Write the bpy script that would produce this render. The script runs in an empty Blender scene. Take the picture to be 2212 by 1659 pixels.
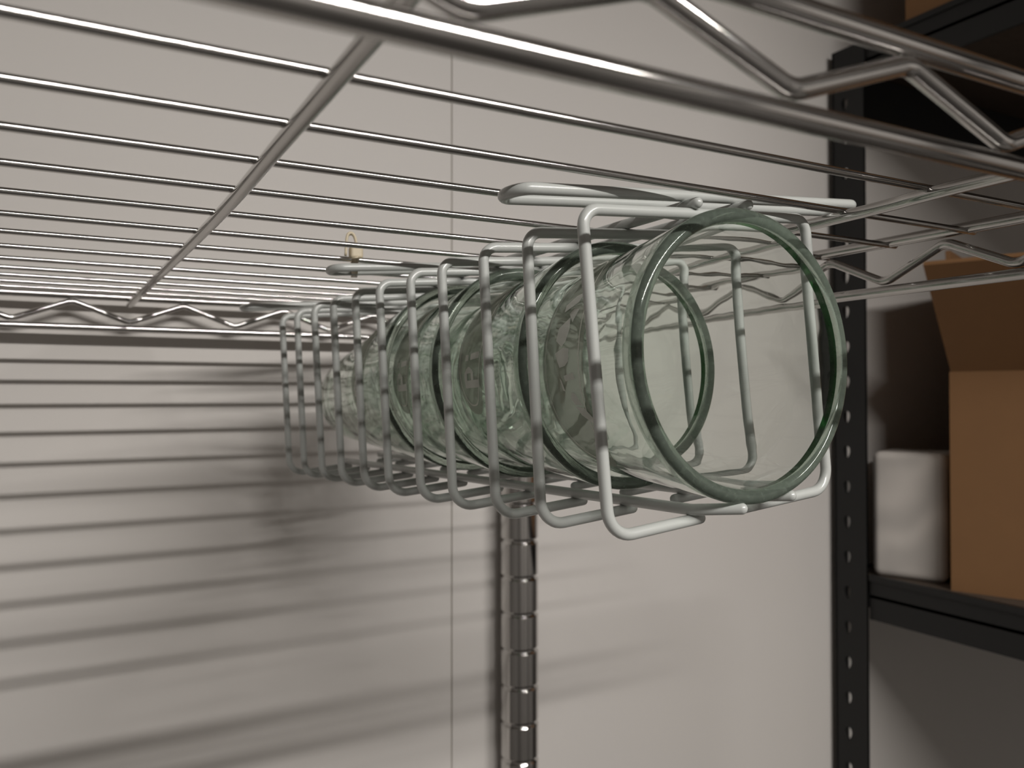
import bpy, math
from mathutils import Vector, Matrix

# ------------------------------------------------------------------ units
U = 0.0558            # metres per survey unit (one tube spacing ~ 0.56 units)
EYE = 1.72            # camera height above the floor, metres
def W(p):             # survey point (camera at the origin) -> world metres
    return Vector((p[0]*U, p[1]*U, p[2]*U + EYE))

scene = bpy.context.scene
col = scene.collection

# ------------------------------------------------------------------ camera
cam_d = bpy.data.cameras.new('camera')
cam_d.sensor_width = 36.0
cam_d.lens = 1783.335/2212*36.0
cam_d.clip_start = 0.004
cam_d.dof.use_dof = True
cam_d.dof.focus_distance = 0.238
cam_d.dof.aperture_fstop = 20.0
cam = bpy.data.objects.new('camera', cam_d); col.objects.link(cam)
right = Vector((0.874845, -0.484402, -0.00094))
down = Vector((0.006362, 0.013432, -0.99989))
fwd = Vector((0.484361, 0.874743, 0.014832))
m = Matrix.Identity(4)
for i in range(3):
    m[i][0] = right[i]; m[i][1] = -down[i]; m[i][2] = -fwd[i]
m.translation = W((0, 0, 0))
cam.matrix_world = m
scene.camera = cam

# ------------------------------------------------------------------ world, exposure, light
world = bpy.data.worlds.new('room_air'); scene.world = world
world.use_nodes = True
world.node_tree.nodes['Background'].inputs[0].default_value = (0.75, 0.72, 0.7, 1)
world.node_tree.nodes['Background'].inputs[1].default_value = 0.02
vs = scene.view_settings
vs.view_transform = 'Standard'; vs.look = 'None'; vs.gamma = 1.0; vs.exposure = 0.72
vs.use_curve_mapping = False

CEIL = 11.9           # ceiling height in survey units
def strip_light(name, x0, x1, y, z, w, power, color):
    ld = bpy.data.lights.new(name, 'AREA'); ld.shape = 'RECTANGLE'
    ld.size = (x1-x0)*U; ld.size_y = w*U; ld.energy = power; ld.color = color
    o = bpy.data.objects.new(name, ld); col.objects.link(o)
    o.location = W(((x0+x1)/2, y, z))
    return o
strip_light('lamp_light', -3, 17, -15.6, 10.9, 0.6, 22.5, (1.0, 0.962, 0.92))

cy = scene.cycles
cy.max_bounces = 32; cy.transmission_bounces = 32; cy.glossy_bounces = 8
cy.diffuse_bounces = 6; cy.transparent_max_bounces = 32; cy.volume_bounces = 0
cy.sample_clamp_indirect = 6.0; cy.blur_glossy = 0.5
cy.use_denoising = True
try:
    cy.denoiser = 'OPENIMAGEDENOISE'
except Exception:
    pass

# ------------------------------------------------------------------ materials
def new_mat(name):
    mt = bpy.data.materials.new(name); mt.use_nodes = True
    nt = mt.node_tree
    return mt, nt, nt.nodes['Principled BSDF']
def plain(name, c, rough=0.5, metal=0.0, coat=0.0, noise=None, bump=None):
    mt, nt, b = new_mat(name)
    b.inputs['Base Color'].default_value = (*c, 1)
    b.inputs['Roughness'].default_value = rough
    b.inputs['Metallic'].default_value = metal
    if coat:
        b.inputs['Coat Weight'].default_value = coat
        b.inputs['Coat Roughness'].default_value = 0.12
    if noise:                                   # (scale, second colour)
        tc = nt.nodes.new('ShaderNodeTexCoord')
        nz = nt.nodes.new('ShaderNodeTexNoise'); nz.inputs['Scale'].default_value = noise[0]
        nz.inputs['Detail'].default_value = 3
        mx = nt.nodes.new('ShaderNodeMix'); mx.data_type = 'RGBA'
        mx.inputs[6].default_value = (*c, 1); mx.inputs[7].default_value = (*noise[1], 1)
        nt.links.new(tc.outputs['Object'], nz.inputs['Vector'])
        nt.links.new(nz.outputs['Fac'], mx.inputs[0])
        nt.links.new(mx.outputs[2], b.inputs['Base Color'])
    if bump:                                    # (scale, strength)
        tc = nt.nodes.new('ShaderNodeTexCoord')
        nz = nt.nodes.new('ShaderNodeTexNoise'); nz.inputs['Scale'].default_value = bump[0]
        bp = nt.nodes.new('ShaderNodeBump'); bp.inputs['Strength'].default_value = bump[1]
        bp.inputs['Distance'].default_value = 0.001
        nt.links.new(tc.outputs['Object'], nz.inputs['Vector'])
        nt.links.new(nz.outputs['Fac'], bp.inputs['Height'])
        nt.links.new(bp.outputs['Normal'], b.inputs['Normal'])
    return mt
M_WALL = plain('white_wall_panel', (0.66, 0.62, 0.575), 0.55, noise=(2.3, (0.62, 0.60, 0.585)), bump=(260, 0.05))
M_GROOVE = plain('panel_joint', (0.50, 0.475, 0.43), 0.7)
M_CEIL = plain('ceiling_paint', (0.50, 0.48, 0.46), 0.8)
M_SIDE = plain('room_paint', (0.22, 0.21, 0.20), 0.8)
M_DIM = plain('far_room_paint', (0.26, 0.25, 0.24), 0.8)
M_FLOOR = plain('concrete_floor', (0.06, 0.055, 0.05), 0.6, noise=(5, (0.05, 0.045, 0.04)))
M_CHROME = plain('chrome', (0.54, 0.525, 0.51), 0.11, 1.0)
M_BRIGHT = plain('bright_steel_wire', (0.58, 0.57, 0.555), 0.12, 1.0)
M_COAT = plain('white_coated_wire', (0.46, 0.475, 0.455), 0.32, coat=0.5)
M_BLACK = plain('black_powder_coat', (0.006, 0.006, 0.006), 0.6, bump=(900, 0.15))
M_DECK = plain('particle_board', (0.05, 0.035, 0.025), 0.8, noise=(180, (0.09, 0.065, 0.045)))
M_CARD = plain('corrugated_card', (0.225, 0.112, 0.043), 0.75, noise=(40, (0.20, 0.10, 0.039)))
M_INK = plain('black_ink', (0.015, 0.013, 0.012), 0.6)
M_TIE = plain('natural_nylon', (0.58, 0.50, 0.36), 0.4)
M_HOUSING = plain('lamp_housing', (0.75, 0.75, 0.73), 0.5)

def wrap_mat():
    mt, nt, b = new_mat('stretch_wrap_film')
    b.inputs['Roughness'].default_value = 0.3
    tc = nt.nodes.new('ShaderNodeTexCoord')
    wv = nt.nodes.new('ShaderNodeTexWave'); wv.bands_direction = 'DIAGONAL'
    wv.inputs['Scale'].default_value = 14; wv.inputs['Distortion'].default_value = 6
    mx = nt.nodes.new('ShaderNodeMix'); mx.data_type = 'RGBA'
    mx.inputs[6].default_value = (0.62, 0.58, 0.54, 1); mx.inputs[7].default_value = (0.5, 0.47, 0.44, 1)
    nt.links.new(tc.outputs['Object'], wv.inputs['Vector'])
    nt.links.new(wv.outputs['Fac'], mx.inputs[0]); nt.links.new(mx.outputs[2], b.inputs['Base Color'])
    return mt
M_WRAP = wrap_mat()

def glass_mat():
    mt = bpy.data.materials.new('green_tinted_glass'); mt.use_nodes = True
    nt = mt.node_tree; nt.nodes.clear()
    out = nt.nodes.new('ShaderNodeOutputMaterial')
    g = nt.nodes.new('ShaderNodeBsdfGlass'); g.inputs['IOR'].default_value = 1.5
    g.inputs['Roughness'].default_value = 0.0; g.inputs['Color'].default_value = (0.985, 1.0, 0.988, 1)
    va = nt.nodes.new('ShaderNodeVolumeAbsorption')
    va.inputs['Color'].default_value = (0.35, 0.74, 0.44, 1); va.inputs['Density'].default_value = 5.5
    # faint waviness of pressed glass
    tc = nt.nodes.new('ShaderNodeTexCoord')
    nz = nt.nodes.new('ShaderNodeTexNoise'); nz.inputs['Scale'].default_value = 45
    bp = nt.nodes.new('ShaderNodeBump'); bp.inputs['Strength'].default_value = 0.18; bp.inputs['Distance'].default_value = 0.0012
    nt.links.new(tc.outputs['Object'], nz.inputs['Vector'])
    nt.links.new(nz.outputs['Fac'], bp.inputs['Height']); nt.links.new(bp.outputs['Normal'], g.inputs['Normal'])
    nt.links.new(g.outputs[0], out.inputs['Surface']); nt.links.new(va.outputs[0], out.inputs['Volume'])
    return mt
M_GLASS = glass_mat()
def rim_mat():
    mt = bpy.data.materials.new('ground_glass_rim'); mt.use_nodes = True
    nt = mt.node_tree; nt.nodes.clear()
    out = nt.nodes.new('ShaderNodeOutputMaterial')
    g = nt.nodes.new('ShaderNodeBsdfGlass'); g.inputs['IOR'].default_value = 1.5
    g.inputs['Roughness'].default_value = 0.09; g.inputs['Color'].default_value = (0.88, 0.94, 0.885, 1)
    df = nt.nodes.new('ShaderNodeBsdfDiffuse'); df.inputs['Color'].default_value = (0.34, 0.41, 0.34, 1)
    tl = nt.nodes.new('ShaderNodeBsdfTranslucent'); tl.inputs['Color'].default_value = (0.52, 0.61, 0.52, 1)
    m1 = nt.nodes.new('ShaderNodeMixShader'); m1.inputs[0].default_value = 0.5
    m2 = nt.nodes.new('ShaderNodeMixShader'); m2.inputs[0].default_value = 0.38
    # fine grinding lines that run round the rim
    tc = nt.nodes.new('ShaderNodeTexCoord'); nz = nt.nodes.new('ShaderNodeTexNoise'); nz.inputs['Scale'].default_value = 700
    rp = nt.nodes.new('ShaderNodeMapRange'); rp.inputs[3].default_value = 0.22; rp.inputs[4].default_value = 0.5
    nt.links.new(tc.outputs['Object'], nz.inputs['Vector']); nt.links.new(nz.outputs['Fac'], rp.inputs[0])
    nt.links.new(rp.outputs[0], m2.inputs[0])
    nt.links.new(df.outputs[0], m1.inputs[1]); nt.links.new(tl.outputs[0], m1.inputs[2])
    nt.links.new(g.outputs[0], m2.inputs[1]); nt.links.new(m1.outputs[0], m2.inputs[2])
    nt.links.new(m2.outputs[0], out.inputs['Surface'])
    return mt
M_RIM = rim_mat()

def veil(name, c, alpha):
    mt = bpy.data.materials.new(name); mt.use_nodes = True
    nt = mt.node_tree; nt.nodes.clear()
    out = nt.nodes.new('ShaderNodeOutputMaterial'); mix = nt.nodes.new('ShaderNodeMixShader')
    tr = nt.nodes.new('ShaderNodeBsdfTransparent'); d = nt.nodes.new('ShaderNodeBsdfDiffuse')
    d.inputs['Color'].default_value = (*c, 1); mix.inputs[0].default_value = alpha
    nt.links.new(tr.outputs[0], mix.inputs[1]); nt.links.new(d.outputs[0], mix.inputs[2])
    nt.links.new(mix.outputs[0], out.inputs['Surface'])
    return mt
M_ETCH = veil('frosted_print', (0.38, 0.40, 0.34), 0.68)
M_LINE = veil('pale_print_line', (0.85, 0.85, 0.78), 0.85)
M_LETTER = veil('pale_lettering', (0.80, 0.81, 0.76), 0.8)

def emit(name, c, s):
    mt = bpy.data.materials.new(name); mt.use_nodes = True
    nt = mt.node_tree; nt.nodes.clear()
    out = nt.nodes.new('ShaderNodeOutputMaterial'); e = nt.nodes.new('ShaderNodeEmission')
    e.inputs[0].default_value = (*c, 1); e.inputs[1].default_value = s
    nt.links.new(e.outputs[0], out.inputs[0]); return mt
M_TUBE = emit('lit_lamp_tube', (1.0, 0.955, 0.9), 6.0)

# ------------------------------------------------------------------ object helpers
def link_mesh(name, verts, faces, mat, parent=None, smooth=True, loc=None):
    me = bpy.data.meshes.new(name)
    me.from_pydata([tuple(v) for v in verts], [], faces)
    me.validate(); me.update()
    me.materials.append(mat)
    if smooth:
        me.polygons.foreach_set('use_smooth', [True]*len(me.polygons))
    o = bpy.data.objects.new(name, me); col.objects.link(o)
    if parent is not None:
        o.parent = parent
    return o
def tag(o, label=None, cat=None, group=None, kind=None):
    if label: o['label'] = label
    if cat: o['category'] = cat
    if group: o['group'] = group
    if kind: o['kind'] = kind
    return o
def root(name, p, label, cat, group=None):
    o = bpy.data.objects.new(name, None); col.objects.link(o)
    o.empty_display_size = 0.02; o.location = p
    return tag(o, label, cat, group)

class MB:
    """collects geometry in world metres; made local to the parent when linked"""
    def __init__(self): self.v = []; self.f = []
    def add(self, v, f):
        b = len(self.v); self.v += [Vector(p) for p in v]; self.f += [[i+b for i in q] for q in f]
    def box(self, lo, hi):
        x0, y0, z0 = lo; x1, y1, z1 = hi
        self.add([(x0,y0,z0),(x1,y0,z0),(x1,y1,z0),(x0,y1,z0),(x0,y0,z1),(x1,y0,z1),(x1,y1,z1),(x0,y1,z1)],
                 [(0,3,2,1),(4,5,6,7),(0,1,5,4),(1,2,6,5),(2,3,7,6),(3,0,4,7)])
    def obox(self, o, a, b, c):       # oriented box: corner o, edge vectors a b c
        o, a, b, c = map(Vector, (o, a, b, c))
        self.add([o, o+a, o+a+b, o+b, o+c, o+a+c, o+a+b+c, o+b+c],
                 [(0,3,2,1),(4,5,6,7),(0,1,5,4),(1,2,6,5),(2,3,7,6),(3,0,4,7)])
    def tube(self, pts, r, seg=16, closed=False, cap=True):
        pts = [Vector(p) for p in pts]; n = len(pts)
        tang = []
        for i in range(n):
            if closed: t = pts[(i+1) % n]-pts[i-1]
            else: t = pts[min(i+1, n-1)]-pts[max(i-1, 0)]
            tang.append(t.normalized())
        ref = Vector((0, 0, 1)) if abs(tang[0].z) < 0.9 else Vector((1, 0, 0))
        nrm = (ref-tang[0]*ref.dot(tang[0])).normalized()
        rings = []
        for i in range(n):
            if i: nrm = (nrm-tang[i]*nrm.dot(tang[i])).normalized()
            bn = tang[i].cross(nrm)
            rings.append((pts[i], nrm.copy(), bn, r))
        if cap and not closed:            # rounded ends
            s, e = rings[0], rings[-1]
            st = [(s[0]-tang[0]*r*math.sin(a), s[1], s[2], r*math.cos(a)) for a in (1.45, 1.1, 0.75, 0.38)]
            en = [(e[0]+tang[-1]*r*math.sin(a), e[1], e[2], r*math.cos(a)) for a in (0.38, 0.75, 1.1, 1.45)]
            rings = st+rings+en
        v = []; f = []
        for c, a, b, rr in rings:
            for k in range(seg):
                th = 2*math.pi*k/seg
                v.append(c+a*rr*math.cos(th)+b*rr*math.sin(th))
        m_ = len(rings)
        for i in range(m_ if closed else m_-1):
            j = (i+1) % m_
            for k in range(seg):
                k2 = (k+1) % seg
                f.append((i*seg+k, i*seg+k2, j*seg+k2, j*seg+k))
        if not closed:
            f.append(tuple(reversed(range(seg)))); f.append(tuple((m_-1)*seg+k for k in range(seg)))
        self.add(v, f)
    def build(self, name, mat, parent=None, smooth=True, kind=None):
        off = Vector(parent.location) if parent is not None else Vector((0, 0, 0))
        if parent is not None and parent.parent is not None:
            off = off+Vector(parent.parent.location)
        o = link_mesh(name, [p-off for p in self.v], self.f, mat, parent, smooth)
        if kind: o['kind'] = kind
        return o
def fillet(pts, rad, n=7, closed=False):
    pts = [Vector(p) for p in pts]; out = []
    N = len(pts)
    for i in range(N):
        if not closed and i in (0, N-1):
            out.append(pts[i]); continue
        a, p, b = pts[i-1], pts[i], pts[(i+1) % N]
        r = rad[i] if isinstance(rad, (list, tuple)) else rad
        da = (a-p); db = (b-p)
        la, lb = da.length, db.length
        da.normalize(); db.normalize()
        ang = da.angle(db)
        d = min(r/math.tan(ang/2), la*0.49, lb*0.49)
        p0, p1 = p+da*d, p+db*d
        for k in range(n+1):
            t = k/n
            # circular blend (rational quadratic)
            w = math.sin(ang/2)
            den = (1-t)**2+2*w*t*(1-t)+t*t
            out.append((p0*(1-t)**2+p*2*w*t*(1-t)+p1*t*t)/den)
    return out
def dense(pts, step):
    out = [Vector(pts[0])]
    for a, b in zip(pts[:-1], pts[1:]):
        a, b = Vector(a), Vector(b); n = max(1, int((b-a).length/step))
        out += [a+(b-a)*(k/n) for k in range(1, n+1)]
    return out
def spline(pts, n=10):        # Catmull-Rom through survey points
    P = [Vector(p) for p in pts]; P = [P[0]*2-P[1]]+P+[P[-1]*2-P[-2]]; out = []
    for i in range(1, len(P)-2):
        for k in range(n):
            t = k/n
            out.append(0.5*((2*P[i])+(P[i+1]-P[i-1])*t+(2*P[i-1]-5*P[i]+4*P[i+1]-P[i+2])*t*t+(3*P[i]-P[i-1]-3*P[i+1]+P[i+2])*t**3))
    out.append(P[-2]); return out
def wtube(mb, pts, r, **k): mb.tube([W(p) for p in pts], r*U, **k)

# ------------------------------------------------------------------ the room
YW = 9.44                                   # face of the back wall
X0, X1, Y0, FL = -22.0, 24.0, -30.0, -EYE/U
def slab(name, lo, hi, mat):
    mb = MB(); mb.box(W(lo), W(hi)); return tag(mb.build(name, mat, None, False), kind='structure')
SEAM = 4.36
# back wall: two panels that meet in a narrow open joint
mb = MB()
mb.box(W((X0, YW, FL)), W((SEAM-0.011, YW+1, CEIL)))
mb.box(W((SEAM+0.011, YW, FL)), W((X1, YW+1, CEIL)))
wall_back = tag(mb.build('wall_back', M_WALL, None, False), kind='structure')
mb = MB(); mb.box(W((SEAM-0.011, YW+0.02, FL)), W((SEAM+0.011, YW+0.9, CEIL)))
tag(mb.build('trim_1', M_GROOVE, None, False), kind='structure')
slab('floor', (X0-1, Y0-1, FL-1), (X1+1, YW+1, FL), M_FLOOR)
slab('ceiling', (X0-1, Y0-1, CEIL), (X1+1, YW+1, CEIL+1), M_CEIL)
slab('wall_left', (X0-1, Y0, FL), (X0, YW, CEIL), M_SIDE)
slab('wall_right', (X1, Y0, FL), (X1+1, YW, CEIL), M_SIDE)
slab('wall_front', (X0-1, Y0-1, FL), (X1+1, Y0, CEIL), M_DIM)

# lamps on the ceiling (behind the camera)
def lamp(x0, x1, y, z, label):
    r = root('ceiling_lamp', W(((x0+x1)/2, y, CEIL)), label, 'lamp')
    mb = MB(); mb.box(W((x0-0.4, y-0.7, z+0.35)), W((x1+0.4, y+0.7, CEIL)))
    mb.build('housing', M_HOUSING, r, False)
    mb = MB(); wtube(mb, [(x0, y, z+0.2), (x1, y, z+0.2)], 0.13)
    mb.build('lamp_tube', M_TUBE, r)
lamp(-3, 17, -15.6, 10.95, 'long narrow lit ceiling lamp in front of the wire shelf')

# ------------------------------------------------------------------ chrome wire shelving unit
unit = root('wire_shelving_unit', W((5.17, 9.15, FL)), 'chrome wire shelving unit standing against the white back wall', 'shelving')
YF, YR, XE, XL = 1.502, 9.2, 4.84, -9.0
RR, ZR, WR = 0.036, 0.029, 0.0187           # rail, zigzag and shelf-wire radii
def part_tube(name, pts, r, mat=M_CHROME, seg=20, parent=None):
    mb = MB(); wtube(mb, pts, r, seg=seg); return mb.build(name, mat, parent or unit)
part_tube('rail', [(XL, YF, 1.0), (5.0, YF, 1.0)], RR)
part_tube('rail', [(XL, YF, 0.721), (5.0, YF, 0.721)], RR)
part_tube('rail', [(XL, YR, 1.0), (5.0, YR, 1.0)], RR)
part_tube('rail', [(XL, YR, 0.688), (5.0, YR, 0.688)], RR)
part_tube('rail', [(XE, YF+0.1, 1.02), (XE, YR-0.1, 1.02)], RR)
part_tube('rail', [(XE, YF+0.1, 0.70), (XE, YR-0.1, 0.69)], RR)
def zigzag(axis, start, period, lo, hi, fixed, n0, n1):
    pts = []
    for k in range(n0, n1):
        for q, z in ((0, lo), (0.5, hi)):
            s = start+(k+q)*period
            pts.append((s, fixed, z) if axis == 'x' else (fixed, s, z))
    return fillet(pts, 0.12, 6)
part_tube('zigzag_wire', zigzag('x', 0.724, 0.93, 0.785, 0.945, YF, -10, 5), ZR)
part_tube('zigzag_wire', zigzag('x', 0.659, 1.03, 0.75, 0.945, YR, -9, 5), ZR)
part_tube('zigzag_wire', zigzag('y', 3.605, 0.87, 0.755, 0.955, XE, -2, 7), ZR)
for y in (2.50, 3.031, 3.57, 4.123, 4.692, 5.268, 5.83, 6.40, 6.951, 7.45, 7.9, 8.33, 8.72):
    part_tube('shelf_wire', [(XL, y, 1.0), (4.90, y, 1.0)], WR, M_BRIGHT, 14)
part_tube('support_bar', spline([(0.735, YF, 0.97), (0.743, 2.16, 0.97), (0.752, 3.1, 0.97), (0.762, 4.85, 0.97), (0.70, 8.3, 0.965), (0.66, YR, 0.93)]), 0.033)
part_tube('support_bar', spline([(3.65, YF, 0.975), (3.675, 2.28, 0.975), (3.70, 2.56, 0.975), (3.745, 3.07, 0.975), (3.80, 5.5, 0.975), (3.80, YR, 0.975)]), 0.033)
# corner post with a groove every inch, split collar and cap
def lathe_z(mb, cx, cy, prof, seg=32):     # profile [(r, z)] about a vertical axis, survey units
    v = []; f = []
    for r, z in prof:
        for k in range(seg):
            a = 2*math.pi*k/seg; v.append(W((cx+r*math.cos(a), cy+r*math.sin(a), z)))
    for i in range(len(prof)-1):
        for k in range(seg):
            k2 = (k+1) % seg; f.append((i*seg+k, i*seg+k2, (i+1)*seg+k2, (i+1)*seg+k))
    f.append(tuple(reversed(range(seg)))); f.append(tuple((len(prof)-1)*seg+k for k in range(seg)))
    mb.add(v, f)
def post(cx, cy):
    prof = [(0.238, FL+0.6)]; z = FL+1.0; g = 0.4552; base = -1.815-g*80
    z = base
    while z < 1.15:
        if z > FL+0.8:
            prof += [(0.238, z-0.046), (0.238, z-0.036), (0.2375, z-0.033), (0.216, z-0.013), (0.215, z-0.009), (0.215, z+0.009), (0.216, z+0.013), (0.2375, z+0.033), (0.238, z+0.036), (0.238, z+0.046)]
        z += g
    prof += [(0.238, 1.22)]
    mb = MB(); lathe_z(mb, cx, cy, prof); p = mb.build('post', M_CHROME, unit)
    mb = MB(); lathe_z(mb, cx, cy, [(0.23, 1.22), (0.25, 1.225), (0.25, 1.27), (0.20, 1.31), (0.1, 1.33)]); mb.build('post_cap', M_BLACK, p)
    mb = MB(); lathe_z(mb, cx, cy, [(0.25, 0.62), (0.31, 0.62), (0.285, 1.06), (0.25, 1.06)]); mb.build('collar', M_CHROME, unit)
    mb = MB(); lathe_z(mb, cx, cy, [(0.3, FL), (0.3, FL+0.25), (0.12, FL+0.35), (0.12, FL+0.6), (0.2, FL+0.62)]); mb.build('levelling_foot', M_CHROME, p)
post(5.17, 9.15); post(5.17, 1.55); post(-9.2, 9.15); post(-9.2, 1.55)

# ------------------------------------------------------------------ white wire cage hung under the shelf
CC = Vector((2.880889, 3.1, 0.159584))
CR = Matrix(((0.994669, -0.048949, -0.090758), (0.050239, 0.998665, 0.011983), (0.09005, -0.016479, 0.995801)))
def L(u, t, w): return CC+CR @ Vector((u, t, w))
TL, BL, TR, BR, VT, VB = -0.728, -0.79, 0.753, 0.765, 0.7387, -0.7387
T = [0.0, 0.5041, 0.9478, 1.4502, 1.8935, 2.4051, 2.8658, 3.3431, 3.811, 4.2873, 4.7367]
CWR = 0.0285
cage = root('wire_cage_holder', W(L(0, 2.3, VB)), 'long white coated wire cage hanging under the chrome shelf with glasses inside', 'wire holder')
for i, t in enumerate(T):
    # the first hoop is bent a little wider at the foot
    bl, tl = (BL+0.03, TL-0.03) if i == 0 else (BL, TL)
    vt = VT+0.012 if i == 0 else VT
    pts = fillet([L(-0.20, t, VB), L(bl, t, VB), L(tl, t, vt), L(TR, t, VT), L(BR, t, VB), L(0.11, t, VB)],
                 [0, 0.13, 0.085, 0.085, 0.12, 0], 9)
    mb = MB(); wtube(mb, pts, CWR, seg=20); mb.build('hoop', M_COAT, cage)
D2 = 2*CWR*0.93
for path in ([L(-0.25, 4.85, VB+D2), L(-0.262, -0.02, VB+D2), L(-0.12, -0.2, VB+D2)],
             [L(0.17, 4.85, VB+D2), L(0.15, 0.02, VB+D2), L(0.262, -0.17, VB+D2)]):
    mb = MB(); wtube(mb, fillet(path, 0.06, 6), CWR, seg=20); mb.build('base_rod', M_COAT, cage)
for u in (-0.06, 0.295):
    mb = MB(); wtube(mb, [L(u-0.02, -0.035, VT+D2), L(u, 4.98, VT+D2)], CWR, seg=20); mb.build('top_rod', M_COAT, cage)
for tc_ in (0.153, 2.47, 4.87):
    h = 0.1; ua, ub = -1.045, 1.30; pts = []
    for k in range(13):
        a = math.pi/2+math.pi*k/12; pts.append(L(ua+h*0.75+h*0.75*math.cos(a), tc_+h*math.sin(a), VT+2*D2))
    for k in range(13):
        a = -math.pi/2+math.pi*k/12; pts.append(L(ub-h*0.75+h*0.75*math.cos(a), tc_+h*math.sin(a), VT+2*D2))
    full = []
    for i, p in enumerate(pts):
        full.append(p); q = pts[(i+1) % len(pts)]
        if (q-p).length > 0.3:
            full += [p+(q-p)*(k/8) for k in range(1, 8)]
    mb = MB(); wtube(mb, full, CWR, seg=20, closed=True); mb.build('hanging_loop', M_COAT, cage)

# ------------------------------------------------------------------ cable tie
tie = root('cable_tie', W((1.82, 5.6, 0.95)), 'yellowed nylon cable tie fastening the middle cage loop to the shelf wires', 'cable tie')
def ribbon(mb, pts, width, thick, side=Vector((1, 0, 0)), closed=False):
    P = [W(p) for p in pts]; n = len(P); v = []; f = []
    for i in range(n):
        t = (P[(i+1) % n]-P[i-1]) if closed else (P[min(i+1, n-1)]-P[max(i-1, 0)])
        t.normalize(); nn = t.cross(side).normalized(); s = side*(width*U/2); h = nn*(thick*U/2)
        v += [P[i]-s-h, P[i]+s-h, P[i]+s+h, P[i]-s+h]
    for i in range(n if closed else n-1):
        j = (i+1) % n
        for k in range(4):
            f.append((i*4+k, i*4+(k+1) % 4, j*4+(k+1) % 4, j*4+k))
    if not closed: f += [(3, 2, 1, 0), tuple((n-1)*4+k for k in range(4))]
    mb.add(v, f)
mb = MB(); pts = []
for k in range(28):
    a = 2*math.pi*k/28
    ca, sa = math.cos(a), math.sin(a)
    r = 1.0/((abs(ca)**4+abs(sa)**4)**0.25)
    pts.append((1.855+0.31*0.22*ca*r, 5.66+0.22*ca*r, 0.955+0.085*sa*r))
ribbon(mb, pts, 0.045, 0.018, side=Vector((0.95, -0.31, 0)).normalized(), closed=True); mb.build('strap', M_TIE, tie)
mb = MB(); c = W((1.80, 5.46, 0.985)); s_ = U
mb.box(c-Vector((0.045, 0.035, 0.042))*s_, c+Vector((0.045, 0.035, 0.042))*s_); hd = mb.build('locking_head', M_TIE, tie, False)
mod = hd.modifiers.new('soft_edges', 'BEVEL'); mod.width = 0.018*U; mod.segments = 3
mb = MB()
ribbon(mb, spline([(1.80, 5.46, 1.02), (1.80, 5.46, 1.06), (1.787, 5.46, 1.10), (1.765, 5.46, 1.115), (1.742, 5.46, 1.10), (1.733, 5.46, 1.05), (1.728, 5.46, 0.96)], 5), 0.045, 0.018, side=Vector((0.3, 0.95, 0)).normalized())
mb.build('loose_tail', M_TIE, tie)

# ------------------------------------------------------------------ nested drinking glasses
K, R0, HG, WALL = 0.12, 0.7146, 2.5, 0.068
GL = [(-0.207, 0.0229, -0.026), (0.71, 0.0229, -0.034), (1.74, 0.0229, -0.03), (2.6, 0.0229, -0.055)]
def gframe(i):
    t, a, b = GL[i]; ax = Vector((a, 1, b)).normalized()
    e1 = ax.cross(Vector((0, 0, 1))).normalized(); e2 = e1.cross(ax)
    return Vector((0.0273, t, 0.032)), ax, e1, e2
def gp(i, s, phi, extra=0.0):     # point on the outside of glass i (phi degrees, 0 = towards the left of the picture)
    o, ax, e1, e2 = gframe(i); r = R0-K*s+extra; p = math.radians(phi)
    q = o+ax*s+e1*(-r*math.cos(p))+e2*(r*math.sin(p))
    return W(CC+CR @ q)
def glass_profile():
    pr = []
    out_r = lambda s: R0+0.002-K*s
    # outside: foot -> rim
    rb = out_r(HG)
    pr += [(0.0, HG-0.03), (rb*0.72, HG-0.03), (rb*0.80, HG), (rb-0.06, HG), (rb-0.02, HG-0.02), (rb+0.004, HG-0.07)]
    for k in range(1, 11): s = HG-0.07-(HG-0.22)*k/11; pr.append((out_r(s), s))
    pr += [(out_r(0.10), 0.10)]
    # rounded, fire-polished lip
    bc, br = R0-0.036, 0.036
    for k in range(15):
        a = math.pi*k/14
        pr.append((bc+br*math.cos(a), 0.036-br*math.sin(a)))
    in_r = lambda s: out_r(s)-WALL
    for k in range(0, 11): s = 0.10+(HG-0.42)*k/10; pr.append((in_r(s), s))
    s = HG-0.22
    pr += [(in_r(s)-0.02, HG-0.25), (in_r(s)-0.07, HG-0.215), (in_r(s)*0.6, HG-0.20), (0.0, HG-0.20)]
    return pr
PROF = glass_profile()
def glass_mesh(i, seg=128):
    o, ax, e1, e2 = gframe(i); v = []; f = []; idx = []
    for r, s in PROF:
        if r < 1e-6:
            idx.append([len(v)]); v.append(W(CC+CR @ (o+ax*s)))
        else:
            idx.append(list(range(len(v), len(v)+seg)))
            for k in range(seg):
                a = 2*math.pi*k/seg
                v.append(W(CC+CR @ (o+ax*s+e1*(-r*math.cos(a))+e2*(r*math.sin(a)))))
    for A, B in zip(idx[:-1], idx[1:]):
        for k in range(seg):
            k2 = (k+1) % seg
            if len(A) == 1: f.append((A[0], B[k], B[k2]))
            elif len(B) == 1: f.append((A[k2], A[k], B[0]))
            else: f.append((A[k2], A[k], B[k], B[k2]))
    return v, f
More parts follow.
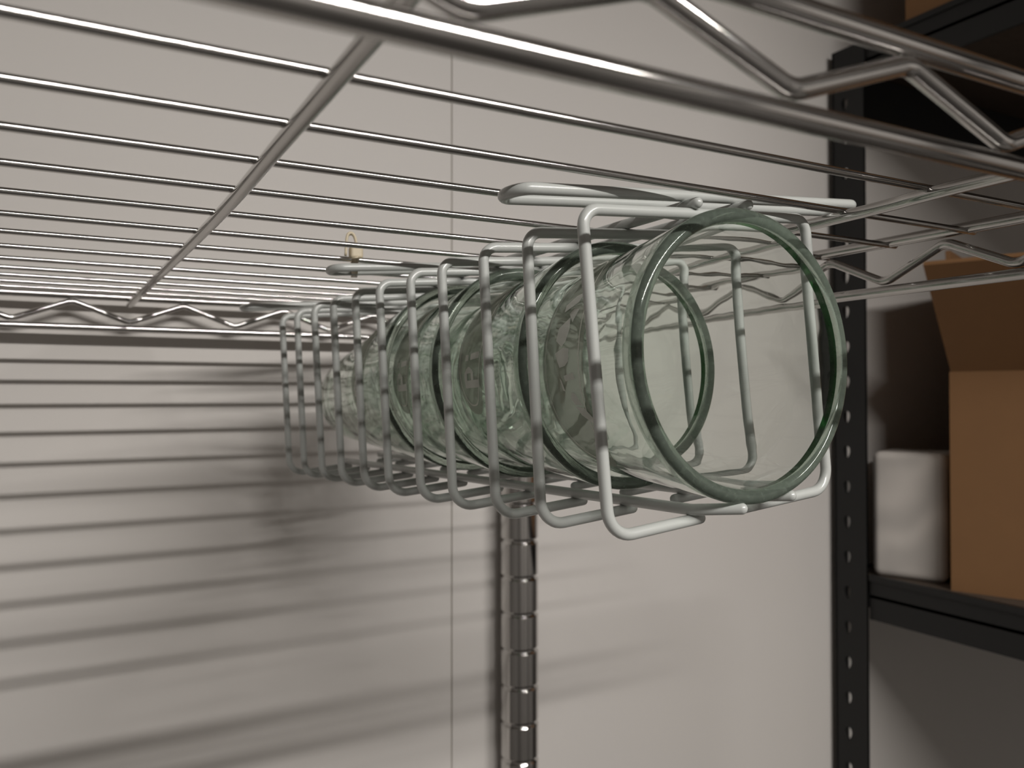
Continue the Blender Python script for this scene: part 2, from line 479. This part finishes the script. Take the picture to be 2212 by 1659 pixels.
def patch(mb, i, outline, extra):            # filled outline [(s, phi)] laid on the glass surface
    cs = sum(p[0] for p in outline)/len(outline); cp = sum(p[1] for p in outline)/len(outline)
    NR = 6; v = [gp(i, cs, cp, extra)]; f = []; n = len(outline)
    for q in range(1, NR+1):
        for s, p in outline: v.append(gp(i, cs+(s-cs)*q/NR, cp+(p-cp)*q/NR, extra))
    for k in range(n): f.append((0, 1+k, 1+(k+1) % n))
    for q in range(NR-1):
        for k in range(n):
            k2 = (k+1) % n; f.append((1+q*n+k, 1+(q+1)*n+k, 1+(q+1)*n+k2, 1+q*n+k2))
    mb.add(v, f)
def band(mb, i, o1, o2, extra):
    n = len(o1); v = [gp(i, s, p, extra) for s, p in o1]+[gp(i, s, p, extra) for s, p in o2]
    mb.add(v, [(k, (k+1) % n, n+(k+1) % n, n+k) for k in range(n)])
def oval(cs, cp, hs, hp, n=64):
    return [(cs+hs*math.copysign(abs(math.cos(a))**0.8, math.cos(a)), cp+hp*math.copysign(abs(math.sin(a))**0.8, math.sin(a))) for a in (2*math.pi*k/n for k in range(n))]
def strokes(mb, i, polys, extra):
    for pl in polys:
        den = []
        for a, b in zip(pl, pl[1:]+pl[:1]):
            den += [(a[0]+(b[0]-a[0])*k/4, a[1]+(b[1]-a[1])*k/4) for k in range(4)]
        patch(mb, i, den, extra)
def letters(i, cp):
    """lettering runs round the glass from phi low to high, tops towards the foot"""
    P = []
    def q(x, y): return (0.60+y*0.235, cp+x)       # x degrees along, y 0..1 height
    # P
    P.append([q(0, 0), q(4.2, 0), q(4.2, 1), q(0, 1)])
    P.append([q(4.2, 0.82), q(8.5, 0.82), q(10.5, 0.90), q(8.5, 1.0), q(4.2, 1.0)])
    P.append([q(8.2, 0.45), q(11, 0.55), q(12, 0.70), q(11, 0.88), q(8.2, 0.95)])
    P.append([q(4.2, 0.38), q(8.5, 0.38), q(10.5, 0.48), q(8.5, 0.55), q(4.2, 0.55)])
    # i
    P.append([q(15.5, 0), q(19, 0), q(19, 0.6), q(15.5, 0.6)])
    P.append([q(15.5, 0.75), q(19, 0.75), q(19, 0.98), q(15.5, 0.98)])
    return P
LAB = ['front drinking glass of the nested row, its open rim facing out of the cage',
       'second drinking glass, its rim round the front glass',
       'third drinking glass of the nested row, deep in the middle of the cage',
       'rearmost drinking glass of the nested row, its foot at the cage end']
for i in range(4):
    v, f = glass_mesh(i)
    o, ax, e1, e2 = gframe(i)
    g = root('drinking_glass', W(CC+CR @ (o+ax*HG)), LAB[i], 'glass', 'nested drinking glasses')
    mb = MB(); mb.add(v, f); body = mb.build('tumbler_body', M_GLASS, g)
    body.data.materials.append(M_RIM)
    for k, pf in enumerate(body.data.polygons):
        if 16 <= k//128 <= 29: pf.material_index = 1
    cs, cp = ((0.68, 8.0) if i == 0 else (0.755, 33.0))
    hs, hp = (0.222, 60.0) if i == 0 else (0.222, 52.0)
    mb = MB(); patch(mb, i, oval(cs, cp, hs, hp), 0.006); bd = mb.build('printed_badge', M_ETCH, g)
    bd['label'] = 'greyish oval printed badge'
    mb = MB(); band(mb, i, oval(cs, cp, hs*0.84, hp*0.90), oval(cs, cp, hs*0.80, hp*0.885), 0.010)
    mb.build('badge_outline', M_LINE, bd)
    mb = MB()
    if i == 0:
        strokes(mb, i, [
            [(0.73, 30), (0.60, 33), (0.57, 38), (0.66, 37.5), (0.74, 34)],
            [(0.62, 30), (0.56, 29), (0.60, 23), (0.66, 28)],
            [(0.74, 22), (0.635, 26), (0.615, 20), (0.64, 14.5), (0.68, 12.5), (0.75, 16)],
            [(0.75, 10), (0.70, 3.0), (0.64, 3.5), (0.60, 5.5), (0.60, 11), (0.66, 12)],
            [(0.66, -0.8), (0.56, 0.2), (0.545, -2.7), (0.65, -3.4)],
            [(0.71, -1.5), (0.69, -3.0), (0.665, -8.0), (0.69, -7.5)],
            [(0.60, -8.5), (0.57, -9.2), (0.525, -14.5), (0.60, -14.2), (0.63, -11)],
            [(0.60, -15.0), (0.52, -15.6), (0.45, -21.5), (0.40, -25.0), (0.47, -23.5), (0.57, -19)]], 0.0105)
    else:
        strokes(mb, i, letters(i, -3.5), 0.0105)
    mb.build('badge_lettering', M_LETTER, bd)

# ------------------------------------------------------------------ black boltless rack
XR = 11.214
rack = root('boltless_rack', W((XR, 9.0, FL)), 'black boltless shelving rack with slotted corner post beside the wire shelf', 'rack')
def slotted_post(xf, y0, y1, ztop, flange_dir, flange_y):
    """angle post: slotted face in the x = xf plane plus a plain flange"""
    mb = MB(); pitch = 0.565; th = 0.045
    zc = -2.04
    zs = []
    z = zc
    while z > FL+0.5: z -= pitch
    z += pitch
    while z < ztop-0.5:
        zs.append(z); z += pitch
    N = 20; yc = (y0+y1)/2+0.12*(y1-y0)
    prev = FL
    for zc_ in zs:
        lo, hi = zc_-pitch/2, zc_+pitch/2
        if abs(lo-prev) > 1e-4: mb.box(W((xf, y0, prev)), W((xf+th, y1, lo)))
        outer = []; inner = []
        for k in range(N):
            a = 2*math.pi*k/N; ca, sa = math.cos(a), math.sin(a)
            r = min((y1-y0)/2/max(abs(ca), 1e-6), pitch/2/max(abs(sa), 1e-6))
            outer.append(((y0+y1)/2+r*ca, zc_+r*sa))
            # keyhole: round head above, narrow tail below
            rad = 0.062 if sa > -0.2 else 0.062+0.10*(-sa-0.2)
            wq = 1.0 if sa > -0.2 else max(0.35, 1-(-sa-0.2)*0.8)
            inner.append((yc+rad*ca*wq, zc_+0.04+rad*sa))
        # true corners so that the cells tile
        v = []; f = []
        for x in (xf, xf+th):
            v += [W((x, y, z)) for y, z in outer]+[W((x, y, z)) for y, z in inner]
        for k in range(N):
            k2 = (k+1) % N
            f.append((k, N+k, N+k2, k2)); f.append((2*N+k, 2*N+k2, 3*N+k2, 3*N+k))
            f.append((N+k, 3*N+k, 3*N+k2, N+k2))
        mb.add(v, f)
        # corner fillers
        cyc = (y0+y1)/2
        for sy in (-1, 1):
            for sz in (-1, 1):
                cand = [p for p in outer if (p[0]-cyc)*sy > 0 and (p[1]-zc_)*sz > 0]
                e1 = max(cand, key=lambda p: abs(p[0]-cyc)*1.0+(-abs(p[1]-zc_))*0.01)
                e2 = max(cand, key=lambda p: abs(p[1]-zc_)*1.0+(-abs(p[0]-cyc))*0.01)
                e1 = max([p for p in cand if abs(abs(p[0]-cyc)-(y1-y0)/2) < 1e-4] or [e1], key=lambda p: abs(p[1]-zc_))
                e2 = max([p for p in cand if abs(abs(p[1]-zc_)-pitch/2) < 1e-4] or [e2], key=lambda p: abs(p[0]-cyc))
                cr = (cyc+sy*(y1-y0)/2, zc_+sz*pitch/2)
                mb.add([W((xf, *e1)), W((xf, *cr)), W((xf, *e2))], [(0, 1, 2)])
                mb.add([W((xf+th, *e1)), W((xf+th, *cr)), W((xf+th, *e2))], [(0, 1, 2)])
        prev = hi
    mb.box(W((xf, y0, prev)), W((xf+th, y1, ztop)))
    # flange at right angles
    mb.box(W((xf, flange_y-0.02, FL)), W((xf+flange_dir*0.27, flange_y+0.02, ztop)))
    return mb
slotted_post(XR, 8.715, 9.30, 5.66, 1, 9.30).build('post', M_BLACK, rack, False)
slotted_post(XR, -7.9, -7.315, 5.66, 1, -7.9).build('post', M_BLACK, rack, False)
XB = 19.0
for (ya, yb) in ((8.73, 9.3), (-7.9, -7.33)):
    mb = MB(); mb.box(W((XB-0.045, ya, FL)), W((XB, yb, 5.66)))
    fy = yb if ya > 0 else ya
    mb.box(W((XB-0.58, fy-0.02, FL)), W((XB, fy+0.02, 5.66))); mb.build('post', M_BLACK, rack, False)
def beam(x, y0, y1, ztop, face):
    mb = MB(); s = face
    mb.box(W((min(x, x+0.05*s), y0, ztop-0.70)), W((max(x, x+0.05*s), y1, ztop-0.09)))      # web
    mb.box(W((min(x-0.03*s, x+0.06*s), y0, ztop-0.09)), W((max(x-0.03*s, x+0.06*s), y1, ztop)))    # raised lip
    mb.box(W((min(x, x+0.6*s), y0, ztop-0.36)), W((max(x, x+0.6*s), y1, ztop-0.31)))          # ledge
    mb.build('beam', M_BLACK, rack, False)
for zt in (5.68, -2.82):
    beam(XR+0.05, -7.3, 8.70, zt, 1)
    beam(XB-0.05, -7.3, 8.70, zt, -1)
    for (ya, sgn) in ((9.24, -1), (-7.84, 1)):
        mb = MB(); mb.box(W((XR+0.6, min(ya, ya+0.05*sgn), zt-(1.2 if zt > 0 else 0.70))), W((XB-0.6, max(ya, ya+0.05*sgn), zt))); mb.build('beam', M_BLACK, rack, False)
    mb = MB(); mb.box(W((XR+0.13, -7.7, zt-0.30)), W((XB-0.13, 9.17, zt-0.03))); mb.build('shelf_board', M_DECK, rack, False)

# ------------------------------------------------------------------ cartons and bundle on the rack
ang = math.radians(22)
dv = Vector((math.sin(ang), -math.cos(ang), 0)); nv = Vector((-math.cos(ang), -math.sin(ang), 0)); zv = Vector((0, 0, 1))
ZB = -2.85
P0 = Vector((11.5, 7.50, 0.354)); PB = Vector((P0.x, P0.y, ZB))
box = root('cardboard_box', W(PB+dv*3-nv*2.5), 'open brown cardboard box with a flap folded outward on the lower rack shelf', 'box')
LEN, DEP, TH = 6.0, 4.6, 0.07
def obx(mb, o, a, b, c):
    o = Vector(o); mb.obox(W(o), Vector(a)*U, Vector(b)*U, Vector(c)*U)
mb = MB(); Hh = P0.z-ZB
obx(mb, PB, dv*LEN, -nv*TH, zv*Hh); obx(mb, PB-nv*(DEP-TH), dv*LEN, -nv*TH, zv*Hh)
obx(mb, PB-nv*TH, dv*TH, -nv*(DEP-2*TH), zv*Hh); obx(mb, PB-nv*TH+dv*(LEN-TH), dv*TH, -nv*(DEP-2*TH), zv*Hh)
obx(mb, PB-nv*TH+dv*TH, dv*(LEN-2*TH), -nv*(DEP-2*TH), zv*TH)
mb.build('carton_body', M_CARD, box, False)
th = math.radians(50); fd = zv*math.cos(th)+nv*math.sin(th); fn = zv*math.sin(th)-nv*math.cos(th)
mb = MB(); obx(mb, P0+dv*0.02, dv*(LEN-0.04), fd*2.125, fn*TH); mb.build('flap', M_CARD, box, False)
mb = MB(); obx(mb, P0-nv*0.1, -nv*(DEP-0.2), zv*1.8-dv*0.06, dv*TH); mb.build('flap', M_CARD, box, False)
mb = MB(); obx(mb, P0-nv*(DEP-TH)+dv*0.02, dv*(LEN-0.04), zv*0.9-nv*1.9, zv*TH); mb.build('flap', M_CARD, box, False)
mb = MB()
for zz, hh in ((-1.62, 0.2), (-1.96, 0.19)):
    obx(mb, PB+dv*0.99+nv*0.008+zv*(zz-ZB), dv*0.9, -nv*0.01, zv*hh)
mb.build('printed_mark', M_INK, box, False)

Q = PB-dv*0.12-nv*0.35
bun = root('wrapped_bundle', W(Q-dv*0.5-nv*0.5), 'white film-wrapped bundle between the black post and the open cardboard box', 'bundle')
mb = MB(); obx(mb, Q-nv*1.0, -dv*1.08, nv*1.0, zv*1.97); b_ = mb.build('film_wrap', M_WRAP, bun, False)
mod = b_.modifiers.new('soft_edges', 'BEVEL'); mod.width = 0.12*U; mod.segments = 5

ub = root('cardboard_box', W((13.5, 5.0, 5.65)), 'brown cardboard box on the top rack shelf', 'box')
mb = MB(); mb.box(W((11.34, 1.5, 5.65)), W((16.5, 8.05, 9.2))); mb.build('carton_body', M_CARD, ub, False)
mb = MB(); mb.box(W((11.325, 4.55, 5.70)), W((11.34, 4.95, 9.2))); mb.build('packing_tape', plain('packing_tape', (0.36, 0.24, 0.12), 0.25), ub, False)
